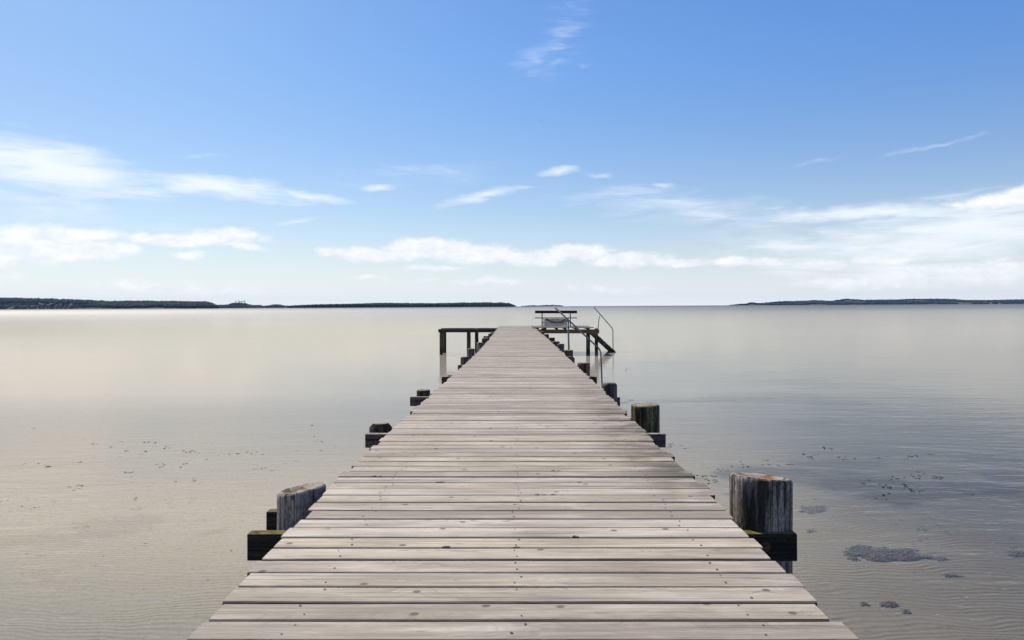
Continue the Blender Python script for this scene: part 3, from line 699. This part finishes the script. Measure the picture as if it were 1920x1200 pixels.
# ------------------------------------------------------------------ weed on and under the water
def weed_blobs(bm, cx, cy, cz, size, n, spread):
    for _ in range(n):
        x, y = cx + random.gauss(0, spread), cy + random.gauss(0, spread * .8); s = size * random.uniform(.4, 1.3)
        k = random.randint(5, 8); c = bm.verts.new((x, y, cz + s * random.uniform(.15, .55))); a0 = random.random() * 6
        rg = [bm.verts.new((x + s * random.uniform(.5, 1.3) * math.cos(a0 + 2 * math.pi * q / k), y + s * random.uniform(.5, 1.2) * math.sin(a0 + 2 * math.pi * q / k), cz + .001)) for q in range(k)]
        for q in range(k): bm.faces.new((c, rg[q], rg[(q + 1) % k]))
M_weed = plain('brown_seaweed', (0.013, 0.009, 0.007), 0.7, 0, .5, 60)
def drift():
    bm = bmesh.new()
    cl = [(65,750,2,8),(190,742,2,6),(70,803,2,10),(215,838,6,30),(265,838,6,26),(300,842,4,22),(345,846,9,18),(372,856,3,14),(437,854,5,14),(482,846,6,14),(560,836,5,30),(310,873,7,16),(343,872,3,8),
          (247,888,7,12),(135,910,8,10),(58,950,4,8),(250,933,3,12),(335,902,3,10),(370,900,3,8),(500,880,6,12),(530,862,3,20),(600,830,3,12),(585,798,1,4),(110,875,5,40),(180,870,4,40),(2,940,2,5),
          (1520,855,10,14),(1570,858,6,14),(1545,842,4,14),(1490,872,5,20),(1440,868,4,18),(1380,870,4,16),(1330,900,14,12),(1318,890,8,10),(1345,880,5,12),(1275,835,8,10),(1257,840,8,6),(1655,856,5,10),(1710,853,6,14),
          (1735,852,4,8),(1685,898,9,14),(1730,892,10,14),(1755,896,8,8),(1700,914,10,12),(1720,922,4,10),(1660,925,5,14),(1630,905,4,16),(1810,925,2,4),(1165,693,5,12)]
    for x, y, n, sp in cl:
        for _ in range(max(1, round(n * .7))):
            xx, yy = x + random.gauss(0, sp), y + random.gauss(0, 2.0 + sp * .10)
            X, Yv = px_plane(xx, yy, WATER_Z)
            weed_blobs(bm, X, Yv, WATER_Z + .002, .0145 * (Yv / 8) ** .5, 2, .022)
    tag(bm_obj('floating_seaweed', bm, M_weed), 'small dark brown scraps of seaweed floating on the calm water', 'seaweed', kind='stuff')
    for (x, y, lab) in ((91, 875.5, 'larger dark clump of floating seaweed on the pale water left of the pier'), (1664, 914.5, 'larger brown clump of floating seaweed on the darker water right of the pier')):
        X, Yv = px_plane(x, y, WATER_Z); b = bmesh.new(); weed_blobs(b, 0, 0, 0, .022, 12, .018)
        tag(bm_obj('seaweed_clump', b, M_weed, None, False, (X, Yv, WATER_Z + .002)), lab, 'seaweed', 'clumps of floating seaweed')
drift()
def eelgrass():
    M_eel = plain('eelgrass_blades', (0.10, 0.078, 0.062), 0.8, 0, .5, 12)
    V, Fc = [], []
    patches = [(1655, 1035, 62, 13, 900), (1610, 1028, 30, 8, 250), (1700, 1043, 40, 5, 260), (1665, 1133, 20, 5, 160), (1905, 1034, 26, 12, 260), (1765, 1045, 14, 3, 60), (1520, 955, 34, 7, 160), (1520, 994, 10, 3, 30),
               (1600, 1046, 12, 3, 50), (1620, 1133, 6, 2, 20), (1780, 1075, 22, 2, 40), (1700, 1147, 6, 2, 16)]
    for (x, y, sx, sy, n) in patches:
        k = 0
        while k < n * 1.5:
            k += 1
            a, r = random.random() * 6.283, random.random() ** .6 * 1.25
            px_, py_ = x + math.cos(a) * r * sx, y + math.sin(a) * r * sy
            if mnoise.noise(Vector((px_ / 26, py_ / 6, 3))) * .8 + .75 - r < 0: continue
            X, Yv = px_plane(px_, py_, BED_Z + .01)
            L = random.uniform(.04, .12) * min(1, max(.25, sx / 60)); h = random.gauss(0, .35) + random.choice((0, math.pi)); w = random.uniform(.004, .010)
            dx, dy = math.cos(h), math.sin(h); b = len(V); z0 = BED_Z + .05 * mnoise.noise(Vector((X * .25, Yv * .25, 0))) + random.uniform(.002, .012)
            for s, zz in ((0, .0), (.5, random.uniform(.002, .012)), (1, .002)):
                q = random.uniform(-.012, .012)
                V.append((X + dx * L * s - dy * (w + q), Yv + dy * L * s + dx * (w + q), z0 + zz)); V.append((X + dx * L * s + dy * (w - q), Yv + dy * L * s - dx * (w - q), z0 + zz + .002))
            Fc += [(b, b + 1, b + 3, b + 2), (b + 2, b + 3, b + 5, b + 4)]
    tag(pydata('eelgrass', V, Fc, M_eel), 'dark patches of eelgrass growing on the sandy bottom', 'eelgrass', kind='stuff')
eelgrass()

# ------------------------------------------------------------------ far shores
def hor(x): return CY - ROLL * (x - CX)
def land_material(name, a, b, c3, sc_=0.02):
    m, t = mat(name); pos = t.node('ShaderNodeNewGeometry').outputs['Position']
    n = t.noise(t.vmath('MULTIPLY', pos, (1, .4, 2.5)), sc_, 5, 0.6)
    c = t.mix(t.rng(n, .38, .52), a, b); c = t.mix(t.rng(n, .55, .66), c, c3)
    t.put(t.p.inputs['Base Color'], c); t.p.inputs['Roughness'].default_value = .95; t.p.inputs['Specular IOR Level'].default_value = .1
    return m
M_land = land_material('coast_grass', (0.045, 0.055, 0.028), (0.085, 0.085, 0.045), (0.06, 0.052, 0.04))
M_isle = land_material('island_fields', (0.055, 0.075, 0.035), (0.10, 0.11, 0.055), (0.045, 0.055, 0.03), 0.012)
def foliage_mat(name, a, b):
    m, t = mat(name)
    pos = t.node('ShaderNodeNewGeometry').outputs['Position']
    n = t.noise(pos, .07, 3, .6); n2 = t.noise(pos, .6, 3, .6)
    c = t.mix(t.rng(n, .38, .62), tuple(k * .6 for k in a), tuple(k * 1.25 for k in b)); c = t.mix(t.rng(n2, .4, .7, 0, .6), c, tuple(k * .4 for k in a))
    t.put(t.p.inputs['Base Color'], c); t.p.inputs['Roughness'].default_value = .9; t.p.inputs['Specular IOR Level'].default_value = .1
    return m
M_fol = foliage_mat('far_wood_leaves', (0.018, 0.028, 0.030), (0.046, 0.058, 0.042))
class Land:
    def __init__(self, prof, Y0, depth, tree_h, mat_, flat=0.08, power=0.8, tl=0, tr=0):
        self.tl, self.tr = tl, tr
        self.xs = [p[0] for p in prof]; self.hs = [(hor(p[0]) - p[1]) * Y0 / F + HC for p in prof]; self.Y0, self.D, self.th, self.pw, self.flat = Y0, depth, tree_h, power, flat
        k = Y0 / F; cols = np.arange(self.xs[0], self.xs[-1] + .1, 2.5); n = 9; V, Fc = [], []
        for j in range(n + 2):
            q = j / n
            for x in cols: V.append(((x - CX) * k, Y0 + self.dep(x) * min(q, 1.25), self.z(x, q) if j <= n else WATER_Z - 1))
        nc = len(cols)
        for j in range(n + 1):
            for i in range(nc - 1): Fc.append((j * nc + i, j * nc + i + 1, (j + 1) * nc + i + 1, (j + 1) * nc + i))
        tag(pydata('hills', V, Fc, mat_, smooth=True), kind='structure')
    def dep(self, x):
        return self.D * max(.03, min(1.0, (x - self.xs[0] + 3) / self.tl if self.tl else 1.0, (self.xs[-1] + 3 - x) / self.tr if self.tr else 1.0))
    def z(self, x, q):
        H = max(float(np.interp(x, self.xs, self.hs)) - self.th, 1.0)
        if q <= 0: return WATER_Z - .3
        return .6 + (H - .6) * max(0, (min(q, 1) - self.flat) / (1 - self.flat)) ** self.pw
    def X(self, x): return (x - CX) * self.Y0 / F
ico = bmesh.new(); bmesh.ops.create_icosphere(ico, subdivisions=2, radius=1.0)
ICO_V = np.array([v.co[:] for v in ico.verts]); ICO_F = np.array([[v.index for v in f.verts] for f in ico.faces]); ico.free()
def wood(name, label, land, rows, step, size, m, keep=lambda x, q: True, hvar=.3, x0=None, x1=None, th=None):
    """one mass of far-off crowns; each crown is a rough clump of its own outline"""
    VV, FF, nv = [], [], 0; k = land.Y0 / F
    for q in rows:
        x = (x0 if x0 is not None else land.xs[0]) + random.random() * step
        while x < (x1 if x1 is not None else land.xs[-1]):
            if keep(x, q):
                z = land.z(x, q); Hx = float(np.interp(x, land.xs, land.hs)); top = min((th or land.th) * random.uniform(1 - hvar, 1.05), max(Hx - z, 1.2) * random.uniform(.85, 1.06))
                r = size * random.uniform(.65, 1.25); hh = max(top * .56, 1.0)
                a = random.random() * 6.28; rot = np.array([[math.cos(a), -math.sin(a), 0], [math.sin(a), math.cos(a), 0], [0, 0, 1]])
                v = ICO_V @ rot.T
                v = v * (1 + rng.normal(0, .11, (len(v), 1)))
                v = v * np.array([r, r, hh]) + np.array([land.X(x), land.Y0 + land.dep(x) * q + random.uniform(-.5, .5) * land.dep(x) / max(len(rows), 1) * .8, z + top - hh])
                VV.append(v); FF.append(ICO_F + nv); nv += len(v)
            x += step * random.uniform(.6, 1.4)
    V = np.concatenate(VV).astype('f'); Fc = np.concatenate(FF).astype('i')
    me = bpy.data.meshes.new(name); me.vertices.add(len(V)); me.vertices.foreach_set('co', V.ravel())
    me.loops.add(Fc.size); me.loops.foreach_set('vertex_index', Fc.ravel()); me.polygons.add(len(Fc))
    me.polygons.foreach_set('loop_start', np.arange(0, Fc.size, 3, dtype='i')); me.polygons.foreach_set('loop_total', np.full(len(Fc), 3, 'i')); me.update(); me.validate()
    tag(link_mesh(name, me, m), label, 'wood', kind='stuff')
L_left = Land([(-520,550),(-200,553),(0,557),(60,559.6),(110,562),(150,561.5),(250,562.3),(320,563.5),(375,564),(388,566),(400,570.5),(408,573)], 2600, 320, 13, M_land, .10, .85, tr=200)
L_mid = Land([(392,571),(418,570),(420,567.4),(440,567),(450,569),(458,571),(475,571),(480,573),(495,572),(500,570.2),(512,570),(523,572.8),(550,573),(553,571),(560,571.5),(575,571.8),(590,572)], 3300, 90, 9, M_land, .3)
L_head = Land([(540,573.2),(556,572.2),(562,572.2),(590,570.5),(640,569),(690,566.8),(720,566.8),(800,567.5),(860,566.3),(900,566),(940,566.3),(952,567.6),(960,570.5),(967,573.6)], 2800, 200, 14, M_land, .04, tl=100, tr=120)
L_isle = Land([(1371,572),(1385,570),(1405,568.8),(1415,566),(1430,567.8),(1490,563.6),(1540,562.8),(1565,561.5),(1600,563),(1640,558.3),(1680,560.5),(1780,559.3),(1800,558),(1850,557.4),(1890,558),(1905,560.5),(1960,560.5),(2100,558),(2300,564),(2420,569)], 5200, 700, 12, M_isle, .03, .7, tl=420)
L_far = Land([(978,573.6),(1000,572),(1009,573),(1020,571.8),(1040,571.0),(1050,572.2),(1057,573.7)], 7600, 500, 12, M_isle, .03)
wood('far_wood', 'dark wood along the ridge above the houses at the left shore', L_left, np.linspace(.13, 1.0, 15), 2.6, 6.5, M_fol,
     lambda x, q: (q > .64 or (x > 128 and q > .22) or random.random() < .05) if x < 150 else q > .16 + .05 * math.sin(x * .05))
wood('far_wood', 'low broken tree belt around the far wind turbines', L_mid, np.linspace(.3, 1.0, 5), 2.0, 7, M_fol, lambda x, q: not (523 < x < 549) or q > .9)
wood('far_wood', 'dark wooded headland ending left of the pier head', L_head, np.linspace(.03, 1.0, 11), 2.3, 6.5, M_fol)
wood('far_wood', 'blue wooded slopes of the long island on the right', L_isle, np.linspace(.02, 1.0, 13), 3.4, 15, M_fol, lambda x, q: mnoise.noise(Vector((x * .018, q * 2.2, 3))) > -.12 or q > .9)
wood('far_wood', 'faint strip of trees on the most distant island behind the bench', L_far, np.linspace(.05, 1.0, 4), 2.2, 16, M_fol)

wood('far_wood', 'low garden trees between the houses at the far left shore', L_left, np.linspace(.10, .66, 12), 3.6, 3.6, M_fol, lambda x, q: mnoise.noise(Vector((x * .11, q * 9, 7))) > -.15, x1=132, th=5.5)
M_wall = plain('white_render', (0.62, 0.60, 0.57), .8, 0, .1, 1); M_wall2 = plain('brick_wall', (0.24, 0.13, 0.09), .9, 0, .2, 1); M_wall3 = plain('grey_wall', (0.33, 0.33, 0.34), .8, 0, .1, 1)
M_roof = plain('red_tiles', (0.20, 0.075, 0.05), .9, 0, .2, 1); M_roof2 = plain('grey_slate', (0.16, 0.16, 0.17), .8, 0, .2, 1); M_win = plain('window_glass', (0.03, 0.035, 0.045), .1)
def house(land, x, y, wpx, label, wall, roof, name='house', hpx=1.5, group='houses on the far left shore'):
    k = land.Y0 / F; zz = (hor(x) - y) * k + HC; q = land.flat; wpx *= 1.15; hpx *= 1.3
    for q in np.linspace(land.flat * .9, .9, 60):
        if land.z(x, q) >= zz: break
    z = land.z(x, q) - .3; w = wpx * k; d = 7.0; h = hpx * k
    root = empty(name, (land.X(x), land.Y0 + land.dep(x) * q - 3, z)); tag(root, label, 'house', group)
    bm = bmesh.new(); add_box(bm, -w / 2, w / 2, -d / 2, d / 2, -2, h); bm_obj('wall', bm, wall, root)
    e = .4; rh = d * .45; bm = bmesh.new()
    vs = [bm.verts.new(p) for p in ((-w/2-e, -d/2-e, h+.01), (w/2+e, -d/2-e, h+.01), (w/2+e, 0, h+rh), (-w/2-e, 0, h+rh), (w/2+e, d/2+e, h+.01), (-w/2-e, d/2+e, h+.01))]
    for q4 in ((0, 1, 2, 3), (3, 2, 4, 5), (0, 3, 5), (1, 4, 2), (0, 5, 4, 1)): bm.faces.new([vs[i] for i in q4])
    bm_obj('roof', bm, roof, root)
    for i in (-1, 1):
        bm = bmesh.new(); add_box(bm, -.7, .7, -.05, .05, -.7, .7); bm_obj('window', bm, M_win, root, False, (i * w * .26, -d / 2 - .02, h * .55))
HS = [(4,575.5,5,'grey house with red roof at the left edge of the far shore',M_wall3,M_roof),(9,570.5,4,'pale house above the grey one at the left edge of the far shore',M_wall,M_roof2),
      (16,575.8,5,'brick house low on the far shore, second from the left edge',M_wall2,M_roof),(19,571.5,4,'brick house high on the far shore, above the second low house',M_wall2,M_roof),
      (28,572.5,5,'grey house with grey roof left of the brightest white house',M_wall3,M_roof2),(33,576,6,'long grey house near the water below the white ones',M_wall3,M_roof2),
      (40,571.8,6,'brightest white house, widest in the middle of the far village',M_wall,M_roof2),(46,573.5,4,'pale house with red roof right below the brightest white house',M_wall3,M_roof),
      (53,574,5,'brick house with red roof just right of the village middle',M_wall2,M_roof),(59.5,575,2.6,'small white house nearest the water right of the red roofs',M_wall,M_roof),
      (64.5,573.2,3,'small white house up the slope, middle one of three in a diagonal',M_wall,M_roof),(67.5,569.8,3,'small pale house highest on the slope of the far village',M_wall3,M_roof),
      (76,572.2,3,'small white house farthest right in the far village',M_wall,M_roof2),(73,570,3,'brick house high on the slope next to the last white house',M_wall2,M_roof),
      (92,571.3,10,'long low grey building with flat pale front right of the village',M_wall3,M_roof2),(105,570.6,10,'longest pale green-grey hall at the right end of the village',M_wall3,M_roof2),(123,573.8,8,'low pale building by the meadow, beyond the long halls',M_wall,M_roof2),
      (265,574.8,2.5,'small white outbuilding below the wooded slope',M_wall,M_roof),(271,574,5,'white farmhouse alone below the wooded slope',M_wall,M_roof2)]
for x, y, w, lab, a, b in HS: house(L_left, x, y, w, lab, a, b)
for x, w, lab, a, b in ((530,7,'long low barn with pale wall, left of the far pair',M_wall3,M_roof2),(539,5,'low white house between two long barns on the flat far shore',M_wall,M_roof2),(547,5,'low pale barn nearest the white sail',M_wall3,M_roof2)):
    house(L_mid, x, 574.6, w, lab, a, b, hpx=.9, group='low buildings on the flat far shore')

M_turb = plain('turbine_grey', (0.16, 0.165, 0.18), .5, 0, .05, .1)
def turbine(x, ybase, yhub, blade_px, phase, label):
    Y = 4200; k = Y / F; X = (x - CX) * k; zb = WATER_Z; zh = (hor(x) - yhub) * k + HC; bl = blade_px * k
    root = empty('wind_turbine', (X, Y, zb)); tag(root, label, 'wind turbine', 'wind turbines on the far shore')
    bm = bmesh.new(); add_tube(bm, [(0, 0, 0), (0, 0, (zh - zb) * .5), (0, 0, zh - zb)], [1.9, 1.6, 1.2], 12); bm_obj('tower', bm, M_turb, root, True)
    bm = bmesh.new(); add_box(bm, -1.3, 1.3, -2.5, 5, zh - zb - 1, zh - zb + 1.6, .4); bm_obj('nacelle', bm, M_turb, root)
    bm = bmesh.new(); add_tube(bm, [(0, -2.5, zh - zb + .3), (0, -4, zh - zb + .3), (0, -4.8, zh - zb + .3)], [1.3, 1.2, .3], 10); hub = bm_obj('hub', bm, M_turb, root, True)
    for i in range(3):
        an = phase + i * 2 * math.pi / 3; c, s = math.cos(an), math.sin(an); bm = bmesh.new()
        prof = [(0, .7), (.15, 1.9), (.5, 1.4), (1, .5)]; rows = []
        for q, w in prof:
            rr = q * bl
            rows.append([bm.verts.new((c * rr - s * ww, -3.6 + yy, zh - zb + .3 + s * rr + c * ww)) for ww, yy in ((-w, 0), (0, -.3), (w, 0), (0, .3))])
        for A, B in zip(rows, rows[1:]):
            for j in range(4): bm.faces.new((A[j], A[(j + 1) % 4], B[(j + 1) % 4], B[j]))
        bm.faces.new(rows[-1]); bm_obj('blade', bm, M_turb, hub)
turbine(442.5, 571, 566, 3.0, 2.2, 'leftmost wind turbine, half hidden behind the tree belt')
turbine(448.8, 571, 565.4, 3.6, 2.15, 'wind turbine second from left above the tree belt')
turbine(453.6, 571, 566.0, 3.0, 2.6, 'shorter wind turbine second from right above the tree belt')
turbine(458.7, 571, 565.3, 3.4, .9, 'rightmost wind turbine above the tree belt')

def sailboat():
    Y = 3100; k = Y / F; X = (556 - CX) * k
    root = empty('sailing_boat', (X, Y, WATER_Z)); tag(root, 'small white sailing boat close under the far flat shore', 'sailing boat')
    bm = bmesh.new(); L = 4.0; sec = []
    for s in np.linspace(-1, 1, 9):
        w = 1.1 * (1 - max(0, s) ** 2) ** .7 * (.85 if s < -.9 else 1) + .02
        sec.append([bm.verts.new((s * L, yy * w, zz)) for yy, zz in ((-1, .9), (-.8, .2), (0, -.35), (.8, .2), (1, .9))])
    for A, B in zip(sec, sec[1:]):
        for j in range(4): bm.faces.new((A[j], A[j + 1], B[j + 1], B[j]))
        bm.faces.new((A[4], A[0], B[0], B[4]))
    bm.faces.new(sec[0]); bm.faces.new(sec[-1][::-1]); bm_obj('hull', bm, M_white, root, True)
    bm = bmesh.new(); add_tube(bm, [(.4, 0, .8), (.4, 0, 10)], .08, 8); bm_obj('mast', bm, M_steel, root)
    for nm, pts in (('mainsail', [(.3, 0, 1.6), (.3, 0, 9.8), (-3.6, .5, 1.7)]), ('foresail', [(.6, 0, 8.5), (3.8, 0, 1.0), (.5, .5, 1.4)])):
        bm = bmesh.new(); bm.faces.new([bm.verts.new(p) for p in pts]); bmesh.ops.solidify(bm, geom=bm.faces[:], thickness=.03); bm_obj(nm, bm, M_white, root)
sailboat()

def bird():
    Y = 180; X, Z = px_at(1014.5, 226.5, Y, True)
    bm = bmesh.new()
    add_tube(bm, [(-.02, -.22, 0), (0, -.16, .01), (0, 0, 0), (0, .14, 0), (0, .24, -.01)], [.015, .045, .06, .045, .01], 8)
    for s in (-1, 1):
        vs = [bm.verts.new(p) for p in ((s * .04, .05, .03), (s * .24, .03, .13), (s * .42, -.06, .08), (s * .25, -.07, .12), (s * .04, -.08, .03))]; bm.faces.new(vs)
    o = bm_obj('bird', bm, plain('dark_feathers', (0.05, 0.05, 0.055), .8), None, True, (X, Y, Z), (0, R(10), R(25)))
    tag(o, 'tiny dark bird flying high in the blue sky above the pier', 'bird')
bird()

# ------------------------------------------------------------------ the air
def haze():
    bm = bmesh.new(); add_box(bm, -9400, 9400, -150, 9400, -6.0, 140)
    m = bpy.data.materials.new('sea_air'); m.use_nodes = True; t = NT(m.node_tree); t.n.clear()
    v = t.node('ShaderNodeVolumePrincipled', {'Color': (0.30, 0.55, 1.0, 1), 'Density': 2.4e-5, 'Anisotropy': 0.2})
    t.l.new(v.outputs[0], t.node('ShaderNodeOutputMaterial').inputs['Volume'])
    tag(bm_obj('haze', bm, m), kind='stuff')
haze()
